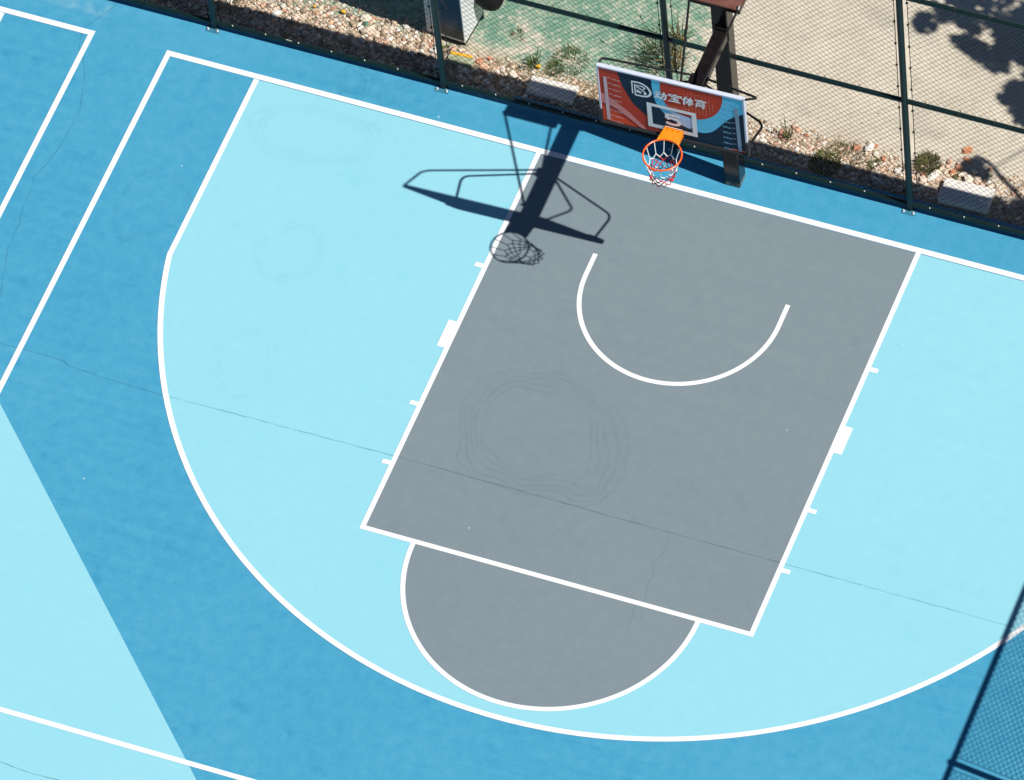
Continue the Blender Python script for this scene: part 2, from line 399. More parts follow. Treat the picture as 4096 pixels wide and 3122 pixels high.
sheet('ground', [[(-700,-700),(700,-700),(700,700),(-700,700)]], M['ground'], -0.03)
b = MB()          # court slab, edge steps out behind the fence on the right
edge = [(-30, .64), (-3.62, .64), (-3.05, .67), (-3.0, .742), (-2.0, .735), (-0.6, .745), (0.9, .742), (2.0, .755), (3.5, .765), (8.4, .77)]
top = edge + [(8.4, -40), (-30, -40)]
b.poly([(x, y, 0) for x, y in top][::-1])
b.strip([(x, y, 0) for x, y in edge], [(x, y, -.06) for x, y in edge])
tag(b.build('court_surface', M['mid']), kind='structure')

X3, Y3K, C3, R3, LW = -6.122, -2.80, -1.557, 6.246, 0.066
a3 = math.atan2(Y3K - C3, X3)           # angle of the kink on the left
def three_out(r_off):
    xs = X3 + r_off; R = R3 - r_off
    yk = C3 - math.sqrt(max(0, R*R - xs*xs))
    aL = math.atan2(yk - C3, xs) % (2*math.pi); aR = math.atan2(yk - C3, -xs) % (2*math.pi)
    return [(xs, 0)] + arc(0, C3, R, aL, aR, 160) + [(-xs, 0)]
def shift(p, dx, flip=False): return [(dx + x, y) for x, y in p]
COURTS = [0.0, -15.545]
sheet('three_point_area', [three_out(LW*0.5)[::1] for _ in (0,)] + [shift(three_out(LW*0.5), COURTS[1])], M['light'], 0.002)
key = [(-2.42, 0), (-2.42, -5.77), (2.42, -5.77), (2.42, 0)]
semi = arc(0, -5.80, 1.77, math.pi, 2*math.pi, 80)
sheet('key_area', [key, shift(key, COURTS[1])], M['grey'], 0.004)
sheet('free_throw_area', [semi, shift(semi, COURTS[1])], M['grey'], 0.0042)
# diagonal light band towards the lower left of the court
sheet('diagonal_area', [[(-7.235, -5.395), (-2.62, -9.98), (4, -16.5), (-7.235, -16.5)]], M['light'], 0.0018)

def rect(b, x0, x1, y0, y1, z): b.poly([(x0,y0,z),(x1,y0,z),(x1,y1,z),(x0,y1,z)])
Z = 0.0065
def band(b, outer, inner, z=Z, dx=0): b.strip([(x+dx,y,z) for x,y in outer], [(x+dx,y,z) for x,y in inner])
for dx in COURTS:
    b = MB()
    rect(b, dx-7.298, dx+7.298, 0.008, 0.083, Z)
    rect(b, dx-7.298, dx-7.230, -28, 0.008, Z); rect(b, dx+7.230, dx+7.298, -28, 0.008, Z)
    rect(b, dx-7.230, dx+7.230, -9.515, -9.45, Z)
    tag(b.build('boundary_line', M['line']), kind='structure')
    b = MB(); band(b, three_out(0), three_out(LW), dx=dx)
    # start below the end line
    tag(b.build('three_point_line', M['line']), kind='structure')
    b = MB(); o = 0.06
    rect(b, dx-2.45, dx-2.45+o, -5.80, 0.008, Z); rect(b, dx+2.45-o, dx+2.45, -5.80, 0.008, Z)
    rect(b, dx-2.45+o, dx+2.45-o, -5.80, -5.80+o, Z)
    for sgn in (-1, 1):
        for y0, y1 in ((-1.812, -1.748), (-3.05, -2.648), (-3.945, -3.885), (-4.842, -4.782)):
            xa, xb = sorted((sgn*2.45, sgn*2.548)); rect(b, dx+xa, dx+xb, y0, y1, Z)
    tag(b.build('key_line', M['line']), kind='structure')
    b = MB(); band(b, arc(0, -5.80, 1.80, math.pi, 2*math.pi, 90), arc(0, -5.80, 1.742, math.pi, 2*math.pi, 90), dx=dx)
    tag(b.build('free_throw_arc', M['line']), kind='structure')
    b = MB()
    po = [(-1.25, -1.195)] + arc(0, -1.525, 1.25, math.pi, 2*math.pi, 80) + [(1.25, -1.195)]
    pi_ = [(-1.193, -1.195)] + arc(0, -1.525, 1.193, math.pi, 2*math.pi, 80) + [(1.193, -1.195)]
    band(b, [(x-.012, y) for x, y in po], [(x-.012, y) for x, y in pi_], dx=dx)
    tag(b.build('no_charge_arc', M['line']), kind='structure')

def crack(pts, w0, jit, sub=6):
    b = MB(); P = []
    for i in range(len(pts)-1):
        (x0,y0),(x1,y1) = pts[i], pts[i+1]
        n = max(2, int(math.hypot(x1-x0, y1-y0) / 0.09)) if sub else 1
        for k in range(n):
            f = k/n; P.append((x0+(x1-x0)*f + RND.uniform(-jit,jit), y0+(y1-y0)*f + RND.uniform(-jit,jit)))
    P.append(pts[-1]); A = []; B = []
    for i, (x, y) in enumerate(P):
        q = P[min(i+1, len(P)-1)]; r = P[max(i-1, 0)]
        tx, ty = q[0]-r[0], q[1]-r[1]; L = math.hypot(tx, ty) or 1
        w = w0 * RND.uniform(0.5, 1.3) / 2
        A.append((x - ty/L*w, y + tx/L*w, 0.0052)); B.append((x + ty/L*w, y - tx/L*w, 0.0052))
    b.strip(A, B); tag(b.build('crack', M['crack']), kind='structure')
crack([(-9.6,-4.60),(-7.52,-4.641),(-7.223,-4.63),(-6.89,-4.636),(-6.70,-4.64),(-6.594,-4.698),(-6.40,-4.70),(-6.224,-4.72),(-5.441,-4.735),(-2.374,-4.701),(0.202,-4.717),(2.511,-4.719),(5.383,-4.725),(8,-4.73)], 0.013, 0.004)
crack([(1.017,-4.727),(1.05,-4.9),(1.048,-5.043),(1.0,-5.2),(1.06,-5.362),(1.03,-5.5),(1.092,-5.684),(1.007,-5.85),(1.042,-6.181)], 0.006, 0.008)
crack([(-8.158,0.63),(-8.17,0.506),(-8.261,0.343),(-8.386,0.12),(-8.394,0.008),(-8.381,-0.096),(-8.322,-0.223),(-8.223,-0.384),(-8.14,-0.526),(-8.075,-0.697),(-8.004,-0.939),(-7.959,-1.116),(-7.958,-1.378),(-7.982,-1.696),(-8.023,-1.971),(-8.099,-2.233),(-8.055,-2.408),(-8.035,-2.756),(-7.991,-2.906),(-7.99,-3.117),(-7.98,-3.302),(-7.789,-4.006),(-7.75,-4.6)], 0.010, 0.008)
crack([(-6.2,-10.12),(-5.186,-10.155),(-4.783,-10.184),(-4.0,-10.16)], 0.012, 0.004)

# ------------------------------------------------------------------ chain link fences
def fence(label, P0, dirv, posts, zrails, H, court_side, ties=True, rw=.0024, cw=.088, chh=.092):
    """posts: distances along dirv from P0; mesh hung just off the rail line"""
    d = Vector((dirv[0], dirv[1], 0)); nrm = Vector((-dirv[1], dirv[0], 0)) * court_side   # towards the court
    P0 = Vector(P0); org = P0 + d * posts[0]
    root = thing('chain_link_fence', org, label, 'fence')
    at = lambda s, off, z: P0 + d*s + nrm*off + Vector((0,0,z))
    for s in posts:
        b = MB(); b.tube([at(s,0,0), at(s,0,H+0.02)], 0.041, 14); b.tube([at(s,0,H+0.02), at(s,0,H+0.045)], [0.045, 0.02], 14)
        po = smooth_angle(b.build('post', M['fence'], root, org))
        Mx = Matrix.Translation(at(s,0.03,0)) @ Matrix(((d.x,nrm.x,0,0),(d.y,nrm.y,0,0),(0,0,1,0),(0,0,0,1)))
        b = MB(); b.bbox(-.085,.085,-.075,.062,0.001,.009,0.002,mat=Mx); b.build('base_plate', M['plate'], po, org)
        for sx in (-.062, .062):
            b = MB(); c = at(s+sx, .062, 0)
            b.tube([c+Vector((0,0,.009)), c+Vector((0,0,.020))], .014, 6); b.tube([c+Vector((0,0,.020)), c+Vector((0,0,.042))], .007, 8)
            b.build('bolt', M['galv'], po, org)
    for i in range(len(posts)-1):
        a, c = posts[i]+.034, posts[i+1]-.034
        for z in zrails:
            b = MB(); b.tube([at(a,0,z), at(c,0,z)], 0.032, 12)
            n = int((c-a)/.433)
            ra = smooth_angle(b.build('rail', M['fence'], root, org))
            for k in range(n):
                s = a + .22 + k*.433; q = at(s, 0, z)
                if z < .3:
                    if ties and -7 < posts[i] < 5:
                        b = MB(); b.tube([q+nrm*.012+Vector((0,0,.028)), q+nrm*.016+Vector((0,0,.046))], .0075, 6)
                        b.build('tie_bolt', M['galv'], ra, org)
                elif ties and -7 < posts[i] < 5:
                    b = MB(); b.tube([q-nrm*.036+Vector((0,0,.042)), q+nrm*.018+Vector((0,0,.031)), q+nrm*.037, q+nrm*.018+Vector((0,0,-.031)), q-nrm*.036+Vector((0,0,-.042))], .0055, 5)
                    b.build('clip', M['wire'], ra, org)
        # wire mesh: two families of slightly wavy diagonals crossing over and under
        a += .050; c -= .050; z0, z1 = zrails[0]-.035, H-.005
        Wd = c-a; Hd = z1-z0; b = MB()
        N = int((Wd + Hd*cw/chh)/cw)+2
        for fam in (1, -1):
            for k in range(-int(Hd/chh)-1, int(Wd/cw)+2):
                # line: s = k*cw + fam-run ; param by height
                s0 = k*cw if fam == 1 else Wd - k*cw
                lo, hi = 0.0, Hd
                sl = cw/chh*fam
                # clip in s to [0,Wd]
                if fam == 1:
                    lo = max(lo, (0-s0)/sl); hi = min(hi, (Wd-s0)/sl)
                else:
                    lo = max(lo, (Wd-s0)/sl); hi = min(hi, (0-s0)/sl)
                if hi-lo < .02: continue
                p = at(a+s0+sl*lo, -.039+.002*fam, z0+lo); q = at(a+s0+sl*hi, -.039+.002*fam, z0+hi)
                t = (q-p).normalized(); e1 = nrm*rw; e2 = t.cross(nrm)*rw
                vs = [p+e1, p+e2, p-e1, p-e2, q+e1, q+e2, q-e1, q-e2]
                b.add(vs, [(j,(j+1)%4,4+(j+1)%4,4+j) for j in range(4)])
        pm = b.build('wire_mesh', M['wire'], root, org)
        for s in (a, c):
            b = MB(); b.tube([at(s,-.036,z0), at(s,-.036,z1)], .0050, 6)
            b.build('tension_rod', M['wire'], pm, org)
        if not (ties and -7 < posts[i] < 5): continue
        for s, sg in ((a, -1), (c, 1)):
            for k in range(1, int(H/.41)+1):
                z = .28 + (k-1)*.408
                if z > H-.05: continue
                q = at(s, -.026, z); b = MB(); b.bbox(-.013,.013,-.014,.014,-.007,.007,.002,mat=Matrix.Translation(q)); b.build('clamp', M['wire'], pm, org)
    return root
FB = fence("tall dark green chain link fence along the end of the blue court behind the hoop", (0,.60,0), (1,0),
      [-12.89,-9.885,-6.88,-3.875,-.88,2.11,5.11,8.11], [.10, 2.11, 4.09], 4.10, -1)
FR = fence("dark green chain link fence along the right sideline, seen only by its mesh shadow", (8.20,-7.07,0), (0,1),
      [-9,-6,-3,0,3,6], [.10, 2.11, 4.09], 4.10, 1, ties=False, rw=.0055, cw=.092, chh=.096)
# small torn sticker on the bottom rail
b = MB(); b.bbox(-5.925,-5.885,.585,.59,.13,.145,.001); b.bbox(-5.884,-5.85,.585,.59,.128,.142,.001)
tag(b.build('sticker', M['stick'], None, (-5.89,.588,.13)), "tiny pale sticker on the bottom rail of the fence left of the white pillar", 'sticker')

# ------------------------------------------------------------------ basketball hoop
HO = (-.03, .36, 0)
hoop = thing('basketball_hoop', HO, "black cantilever basketball hoop with a red and blue printed backboard and orange rim", 'basketball hoop')
def part(b, name, mats, parent=None, sm=True):
    o = b.build(name, mats, parent or hoop, HO)
    return smooth_angle(o) if sm else o
b = MB(); b.bbox(-.13,.07,.26,.46,0,3.63,.012); pole = part(b, 'pole', M['steel'])
b = MB(); b.bbox(-.34,.31,.10,.47,3.63,3.705,.008); part(b, 'crossbar', M['steel'])
AX0, AX1, AZ0, AZ1 = -.085, .085, 2.935, 3.055
b = MB(); b.bbox(AX0,AX1,-1.20,.262,AZ0,AZ1,.008); b.bbox(AX0-.012,AX1+.012,.225,.2595,AZ0-.03,AZ1+.03,.004)
b.bbox(-.15,.15,-1.262,-1.20,AZ0-.14,AZ1+.10,.008)
arm = part(b, 'arm', M['steel'])
b = MB(); b.bbox(-.11,.11,-.60,-.46,AZ1+.001,AZ1+.014,.003); part(b, 'arm_plate', M['steel'], arm)
for sx, x0 in ((-1,-.32),(1,.29)):
    b = MB(); b.tube([(x0,.14,3.715),(sx*.065,-1.04,3.07)], .0145, 10)
    ro = part(b, 'tie_rod', M['tube'])
    b = MB(); b.tube([(x0,.155,3.722),(x0,.115,3.703)], .020, 8); part(b, 'clevis', M['clevis'], ro)
    b = MB(); b.tube([(sx*.065-.03,-1.05,3.075),(sx*.065+.03,-1.05,3.075)], .018, 8); part(b, 'clevis', M['clevis'], ro)
def bent(p0, p1, p2, rad, n=7):
    p0, p1, p2 = map(Vector, (p0, p1, p2)); a = p1 + (p0-p1).normalized()*rad; c = p1 + (p2-p1).normalized()*rad
    return [p0] + [a*(1-f)**2 + p1*2*f*(1-f) + c*f*f for f in [i/n for i in range(n+1)]] + [p2]
for sx in (-1, 1):
    for zc, zb, yc, ya, za in ((3.635, 3.93, -.985, -.50, 3.075), (2.985, 3.01, -.865, -.53, 2.99)):
        b = MB(); b.tube(bent((sx*.085, ya, za), (sx*.965-.03, yc, zc), (sx*.885-.02, -1.275, zb), .10), .0145, 10)
        part(b, 'brace', M['tube'])
# backboard: u to the right, v up, facing the court
YB, U0, V0, VS = -1.291, -.922, 2.908, .972
def bp(u, v, k): return (U0+u, YB - .0015*k, V0+v*VS)
def clipv(P): return [(min(1.79, max(.01, u)), min(1.04, max(.01, v))) for u, v in P]
def catmull(P, n=8):
    out = []
    Q = [P[0]] + list(P) + [P[-1]]
    for i in range(1, len(Q)-2):
        p0,p1,p2,p3 = Q[i-1:i+3]
        for k in range(n):
            f = k/n
            out.append(tuple(.5*((2*p1[j])+(-p0[j]+p2[j])*f+(2*p0[j]-5*p1[j]+4*p2[j]-p3[j])*f*f+(-p0[j]+3*p1[j]-3*p2[j]+p3[j])*f**3) for j in (0,1)))
    return out + [P[-1]]
from mathutils.geometry import tessellate_polygon
def flat(b, P, k, mi):
    tri = tessellate_polygon([[Vector((u, v, 0)) for u, v in P]])
    b.add([bp(u, v, k) for u, v in P], [tuple(t) for t in tri], mi)
PM = [M['p_navy'], M['p_red'], M['p_red2'], M['p_blue'], M['p_pink'], M['p_rule'], M['p_ruleb'], M['p_dot'], M['p_tint'], M['steel'], M['p_white'], M['p_cyan']]
b = MB()
b.box(U0+.004, U0+1.796, YB, YB+.028, V0+.004, V0+VS*1.046, 0)
b.box(U0+.03, U0+1.77, YB+.028, YB+.034, V0+.03, V0+VS*1.02, 9)
redL = catmull([(.245,1.03),(.262,.96),(.305,.75),(.345,.64),(.41,.478),(.49,.37),(.588,.258),(.66,.15),(.725,.06),(.755,.015)])
flat(b, [(.012,.012),(.012,1.03)] + redL, 1, 1)
flat(b, [(.012,.012),(.012,.30),(.09,.26),(.19,.20),(.33,.10),(.44,.012)], 2, 2)
pU = catmull([(.012,.55),(.09,.51),(.174,.445),(.27,.36),(.36,.275),(.46,.15),(.565,.014)]); pL = catmull([(.012,.345),(.10,.335),(.20,.285),(.29,.21),(.37,.14),(.44,.07),(.50,.014)])
flat(b, pU + pL[::-1], 3, 4)
bl = catmull([(.669,1.03),(.669,.94),(.672,.836),(.687,.66),(.732,.51),(.81,.39),(.90,.303),(.995,.255),(1.10,.215),(1.197,.202),(1.282,.211),(1.382,.278),(1.485,.427),(1.563,.552),(1.665,.665),(1.788,.765)])
br = catmull([(.775,1.03),(.772,.92),(.775,.80),(.80,.663),(.86,.555),(.946,.493),(1.02,.468),(1.088,.455),(1.208,.453),(1.319,.506),(1.42,.609),(1.492,.746),(1.528,.888),(1.538,1.03)])
flat(b, bl + [(1.788,1.03)] + br[::-1], 1, 3)
flat(b, br, 2, 1)
for i in range(9):
    for j in range(11):
        u = 1.065 + i*.043; v = .925 - j*.040 - (.02 if i % 2 else 0)
        d = math.hypot((u-1.20)/.225, (v-.735)/.21)
        if d < 1.0 and not (u < 1.09 and v < .6) and v > .545:
            P = [(u + .011*math.cos(a*math.pi/3), v + .011*math.sin(a*math.pi/3)) for a in range(6)]
            flat(b, P, 3, 7)
flat(b, [(.648,.17),(1.135,.17),(1.135,.26),(1.08,.235),(.99,.27),(.90,.32),(.80,.41),(.73,.508),(.648,.508)][::-1], 3, 0)
flat(b, [(.99,.27),(1.08,.228),(1.135,.212),(1.135,.44),(1.05,.455),(.93,.49),(.86,.50)], 3, 8)
flat(b, [(1.555,.006),(1.785,.006),(1.785,.035),(1.60,.030)], 2, 2)
flat(b, [(.073,.872),(.116,.872),(.120,.036),(.077,.036)], 4, 5)
flat(b, [(1.672,.848),(1.722,.848),(1.732,.012),(1.688,.012)], 4, 6)
for i in range(9):
    v = .865 - i*.1033
    flat(b, [(.125,v-.006),(.165,v-.006),(.165,v+.006),(.125,v+.006)], 4, 5)
    flat(b, [(1.632,v-.006),(1.668,v-.006),(1.668,v+.006),(1.632,v+.006)], 4, 6)
board = b.build('backboard', PM, hoop, HO)
b = MB(); fw = .024
b.bbox(U0-.004,U0+1.804,YB-.010,YB+.042,V0+VS*1.05-fw,V0+VS*1.056,.004)
b.bbox(U0-.004,U0+fw-.004,YB-.0085,YB+.040,V0+.0,V0+VS*1.05-fw,.003); b.bbox(U0+1.804-fw,U0+1.804,YB-.0085,YB+.040,V0+.0,V0+VS*1.05-fw,.003)
part(b, 'board_frame', M['alu'], board)
b = MB()
b.bbox(U0-.02,U0+1.82,YB-.022,YB+.05,V0-.05,V0+.004,.012)
for x in (U0-.022, U0+1.772): b.bbox(x,x+.05,YB-.024,YB+.052,V0+.004,V0+.215,.010)
part(b, 'edge_pad', M['rubber'], board)
b = MB()
for (u0,u1,v0,v1) in ((.588,.645,.102,.562),(1.137,1.194,.102,.562),(.645,1.137,.508,.562),(.645,1.137,.102,.165)):
    b.box(U0+u0,U0+u1,YB-.0085,YB-.0078,V0+VS*v0,V0+VS*v1)
part(b, 'target_square', M['p_white'], board, False)
def stroke(b, P, w, k, closed=False):
    P = [Vector((u, v)) for u, v in P]; n = len(P); A = []; B = []
    for i in range(n):
        a = P[i-1] if (i > 0 or closed) else P[i]; c = P[(i+1) % n] if (i < n-1 or closed) else P[i]
        t1 = (P[i]-a).normalized() if (P[i]-a).length else (c-P[i]).normalized(); t2 = (c-P[i]).normalized() if (c-P[i]).length else t1
        t = (t1+t2).normalized(); nn = Vector((-t.y, t.x)); s = w/2/max(.5, t.dot(t1)); A.append(P[i]+nn*s); B.append(P[i]-nn*s)
    if closed: A.append(A[0]); B.append(B[0])
    b.strip([bp(p.x,p.y,k) for p in A], [bp(p.x,p.y,k) for p in B])
# the figure 5
b = MB()
stroke(b, [(.990,.418),(.832,.418),(.826,.340)], .046, 6)
stroke(b, catmull([(.826,.336),(.87,.357),(.92,.360),(.962,.340),(.978,.300),(.965,.262),(.92,.243),(.87,.243),(.815,.262)], 5), .044, 6.6)
part(b, 'number', M['p_white'], board, False)
# emblem: a D outline round a folded B
b = MB()
stroke(b, [(.428,.918),(.428,.672)], .016, 6)
stroke(b, catmull([(.432,.908),(.53,.910),(.605,.868),(.643,.800),(.648,.740),(.612,.684),(.545,.662),(.452,.662)], 5), .030, 6.6)
stroke(b, [(.462,.664),(.462,.872)], .017, 7.2)
stroke(b, catmull([(.475,.848),(.530,.850),(.572,.838),(.578,.812),(.56,.802)], 4), .021, 6)
stroke(b, [(.480,.826),(.53,.795),(.585,.742)], .021, 6.3); stroke(b, [(.578,.752),(.588,.728),(.570,.700)], .028, 6.8)
flat(b, [(.477,.778),(.537,.742),(.535,.704),(.477,.716)], 6, 0)
part(b, 'emblem', M['p_white'], board, False)
def text_mesh(name, body, u, v, size, mat, parent, k, offset=0.0, shear=0.0, width=None, track=1.0):
    cu = bpy.data.curves.new(name, 'FONT'); cu.body = body; cu.size = size; cu.offset = offset; cu.shear = shear; cu.space_character = track
    cu.fill_mode = 'FRONT'
    tmp = bpy.data.objects.new(name + "_tmp", cu); COL.objects.link(tmp)
    bpy.context.view_layer.update()
    me = tmp.to_mesh(); vs = [tuple(q.co) for q in me.vertices]; fs = [tuple(pl.vertices) for pl in me.polygons]; tmp.to_mesh_clear()
    bpy.data.objects.remove(tmp); bpy.data.curves.remove(cu)
    if not vs: return None
    x0 = min(q[0] for q in vs); x1 = max(q[0] for q in vs); sx = 1.0 if width is None else width/(x1-x0)
    b = MB(); b.add([bp(u + (q[0]-x0)*sx, v + q[1], k) for q in vs], fs)
    return part(b, name, mat, parent, False)
b = MB()
CH = [
 [[(.06,.86),(.48,.86)],[(.0,.60),(.52,.60)],[(.30,.58),(.12,.20),(.46,.24)],[(.38,.42),(.52,.10)],[(.56,.68),(.97,.68),(.92,.10),(.76,.10)],[(.78,.97),(.76,.52),(.54,.03)]],
 [[(.50,1.0),(.50,.86)],[(.04,.64),(.04,.83),(.96,.83),(.96,.64)],[(.16,.63),(.84,.63)],[(.20,.36),(.80,.36)],[(.03,.07),(.97,.07)],[(.50,.63),(.50,.07)],[(.68,.27),(.80,.15)]],
 [[(.34,1.0),(.02,.52)],[(.19,.74),(.19,.0)],[(.36,.74),(1.0,.74)],[(.68,1.0),(.68,.0)],[(.64,.72),(.36,.24)],[(.72,.72),(1.0,.24)],[(.50,.20),(.86,.20)]],
 [[(.50,1.0),(.50,.88)],[(.03,.84),(.97,.84)],[(.42,.82),(.22,.66),(.74,.68)],[(.64,.78),(.82,.62)],[(.20,.54),(.20,.0)],[(.20,.52),(.82,.52),(.82,.03),(.66,.03)],[(.20,.36),(.82,.36)],[(.20,.20),(.82,.20)]]]
for ci, (cu0, cv0) in enumerate(((.694,.682),(.868,.690),(1.040,.690),(1.186,.698))):
    cw_, ch_ = (.150,.158,.132,.148)[ci], .160
    for si, st_ in enumerate(CH[ci]):
        stroke(b, [(cu0 + x*cw_ + (y-.5)*.022, cv0 + y*ch_) for x, y in st_], .0225 if ci != 3 or si < 2 else .0165, 6 + .08*si)
part(b, 'lettering', M['p_white'], board, False)
text_mesh('small_lettering', 'DONGBAO SPORTS', .845, .578, .055, M['p_dot'], board, 6, .0, .0, .28)
def scale_text(us, mat, pre):
    for i in range(9):
        text_mesh('height_mark', '%dcm' % (275-10*i), us, .843-i*.1033, .040, mat, board, 6, .0006, 0, .105)
scale_text(.178, M['p_rule'], 0)
scale_text(1.515, M['p_cyan'], 1)
# the board is hung very slightly askew
pv = Vector((-.022-HO[0], -1.291-HO[1], 0))
yaw = Matrix.Translation(pv) @ Matrix.Rotation(math.radians(1.5), 4, 'Z') @ Matrix.Translation(-pv)
for o in [board] + list(board.children): o.data.transform(yaw)
# rim, bracket, net
RC = Vector((-.018, -1.691, 3.05)); RR = .2265
b = MB(); b.tube([RC + Vector((RR*math.cos(a), RR*math.sin(a), 0)) for a in [2*math.pi*i/64 for i in range(64)]], .0105, 10, closed=True)
for k in range(12):
    a = 2*math.pi*(k+.5)/12; q = RC + Vector((RR*math.cos(a), RR*math.sin(a), -.012)); b.tube([q, q+Vector((0,0,-.016))], .006, 6)
rim = part(b, 'rim', M['rim'])
b = MB(); x = RC.x; yb = YB-.012; yr = -1.512
top = [(x-.112,yb),(x+.112,yb),(x+.135,yr+.02)] + [(x+RR*.93*math.cos(a), RC.y+RR*.93*math.sin(a)+.012) for a in [math.radians(52+76*i/8) for i in range(9)]] + [(x-.135,yr+.02)]
zt, zl = 3.066, 3.058
n = len(top)
b.add([(px,py,zt) for px,py in top] + [(px,py,zl) for px,py in top], [tuple(range(n))[::-1], tuple(range(n,2*n))] + [(i,(i+1)%n,n+(i+1)%n,n+i) for i in range(n)])
for sx in (-1, 1):     # side gussets
    xa = x + sx*.112; xb2 = x+sx*.130
    b.add([(xa,yb,zl),(xb2,yr+.02,zl),(xb2,yr+.02,zl-.03),(xa,yb,zl-.10),(xa-sx*.006,yb,zl),(xb2-sx*.006,yr+.02,zl),(xb2-sx*.006,yr+.02,zl-.03),(xa-sx*.006,yb,zl-.10)],
          [(0,1,2,3),(7,6,5,4),(0,3,7,4),(3,2,6,7),(2,1,5,6)])
b.bbox(x-.115,x+.115,yb-.004,YB-.009,2.955,zt+.012,.002)
br_ = b.build('rim_bracket', M['rimplate'], rim, HO)
b = MB()
for dx in (-.062, 0, .062): b.tube([(x+dx,yb-.03,zt),(x+dx,yb-.03,zt+.008)], .011, 6)
b.build('bracket_bolt', M['rim'], rim, HO)
NRng = random.Random(3)
rows = [(-.022,.222),(-.19,.178),(-.245,.166),(-.30,.152),(-.355,.140),(-.40,.134),(-.45,.140)]
def knot(ri, k):
    dz, r = rows[ri]; off = .5 if ri in (0,1,3,5) else 0.0
    a = 2*math.pi*(k+off)/12
    jr = NRng.uniform(-.010,.010) if ri > 1 else 0
    return RC + Vector(((r+jr)*math.cos(a)+ dz*.06, (r+jr)*math.sin(a), dz + (NRng.uniform(-.012,.012) if ri > 0 else 0)))
K = [[knot(ri, k) for k in range(12)] for ri in range(len(rows))]
b = MB()
for k in range(12):
    b.tube([K[0][k], (K[0][k]+K[1][k])/2 + Vector((0,0,-.006)), K[1][k]], .0062, 5, 0)
for ri in range(1, len(rows)-1):
    off_hi = ri in (1,3,5)
    for k in range(12):
        c = K[ri][k]
        nb = [k, (k+1) % 12] if off_hi else [k, (k-1) % 12]
        for e, j in enumerate(nb):
            col = 0 if ri == 1 else (0 if (ri == 4 and (k+e) % 3 == 0) else (1 if (k+ri+e) % 3 else 2))
            b.tube([c, K[ri+1][j]], .0062, 5, col)
for (ri, k) in ((3,0),(4,0),(5,11),(4,11)):
    b.tube([K[ri][k]+Vector((-.012,0,-.012)), K[ri][k]+Vector((.014,0,.012))], .012, 6, 1)
bl_ = MB(); bl_.bbox(x-.108,x+.108,yb-.003,YB-.010,zt+.0125,zt+.020,.001); bl_.build('sunlit_edge_strip', M['p_white'], rim, HO)  # added white strip, paints the sunlit top edge of the bracket plate
netp = b.build('net', [M['c_white'], M['c_red'], M['c_dark']], rim, HO)

# ------------------------------------------------------------------ pillar, bag, slabs behind the fence
pil = thing('pillar', (-4.1, 1.52, 0), "tall white square pillar with a dark blue front panel, standing just behind the fence", 'pillar')
PMx = Matrix.Translation((-3.85, 1.262, 0)) @ Matrix.Rotation(math.radians(-4.5), 4, 'Z')
b = MB(); b.bbox(-.52, 0, 0, .50, .055, 2.7, .006, mat=PMx); b.build('shaft', M['pillar'], pil, (-4.1,1.52,0))
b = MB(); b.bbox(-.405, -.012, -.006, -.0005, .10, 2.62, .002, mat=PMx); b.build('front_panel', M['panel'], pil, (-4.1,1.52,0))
b = MB(); b.bbox(-.50, -.02, .025, .48, -.03, .055, .004, mat=PMx); b.build('foot', M['bag'], pil, (-4.1,1.52,0))
def blob(b, c, r, seed, amp=.25, sub=2, sq=(1,1,1), mi=0, rot=None):
    import bmesh
    bm = bmesh.new(); bmesh.ops.create_icosphere(bm, subdivisions=sub, radius=1.0)
    vs = []
    for v in bm.verts:
        f = 1 + amp*noise.noise(v.co*1.3 + Vector((seed*3.1, seed*1.7, seed)))
        p = Vector((v.co.x*sq[0], v.co.y*sq[1], v.co.z*sq[2]))*r*f
        if rot is not None: p = rot @ p
        vs.append(p + Vector(c))
    b.add(vs, [tuple(v.index for v in f.verts) for f in bm.faces], mi); bm.free()
b = MB(); blob(b, (-3.69, 1.74, .49), .185, 5.0, .25, 3, (1,1,1.25)); b.tube([(-3.70,1.72,.68),(-3.80,1.72,1.05)], .012, 6)
tag(smooth_angle(b.build('bag', M['bag'], None, (-3.68,1.72,.2)), 60), "dark rounded sack hanging against the right side of the white pillar", 'bag')
def slab(label, c, ang, sx, sy, z0, z1):
    b = MB(); mt = Matrix.Translation((c[0],c[1],0)) @ Matrix.Rotation(math.radians(ang), 4, 'Z')
    b.bbox(-sx/2,sx/2,-sy/2,sy/2,z0,z1,.008,mat=mt)
    return tag(b.build('concrete_slab', M['slab'], None, (c[0],c[1],z0)), label, 'concrete slab', 'pale slabs behind the fence')
slab("pale concrete slab behind the fence between the white pillar and the backboard", (-2.60,.945), 1.0, .60, .26, -.03, .045)
slab("pale concrete slab lying behind the fence near the right edge, half in shadow", (2.69,.965), 1.5, .62, .335, -.03, .085)
b = MB(); mt = Matrix.Translation((-3.83,1.04,0)) @ Matrix.Rotation(math.radians(3), 4, 'Z')
b.bbox(-.16,.16,-.075,.045,-.03,.035,.006,0,mt); b.bbox(-.15,.13,.046,.085,-.03,.038,.006,1,mt)
tag(b.build('broken_slab', [M['grnslab'], M['yellow']], None, (-3.83,1.04,-.03)), "broken pale green slab with a yellow painted edge in front of the white pillar", 'slab')
for c, lab, s in (((-2.892,1.242), "small orange yellow scrap lying beside the leggy weed above the left slab", .035), ((-5.835,1.269), "bright yellow scrap on the gravel far left of the white pillar", .018), ((-5.466,1.299), "yellow stained stone in the gravel just left of the pillar's shadow edge", .030)):
    b = MB(); blob(b, (c[0],c[1],.01), s, c[0], .4, 1, (1.3,.8,.7)); tag(b.build('yellow_scrap', M['yellow'], None, (c[0],c[1],0)), lab, 'scrap')
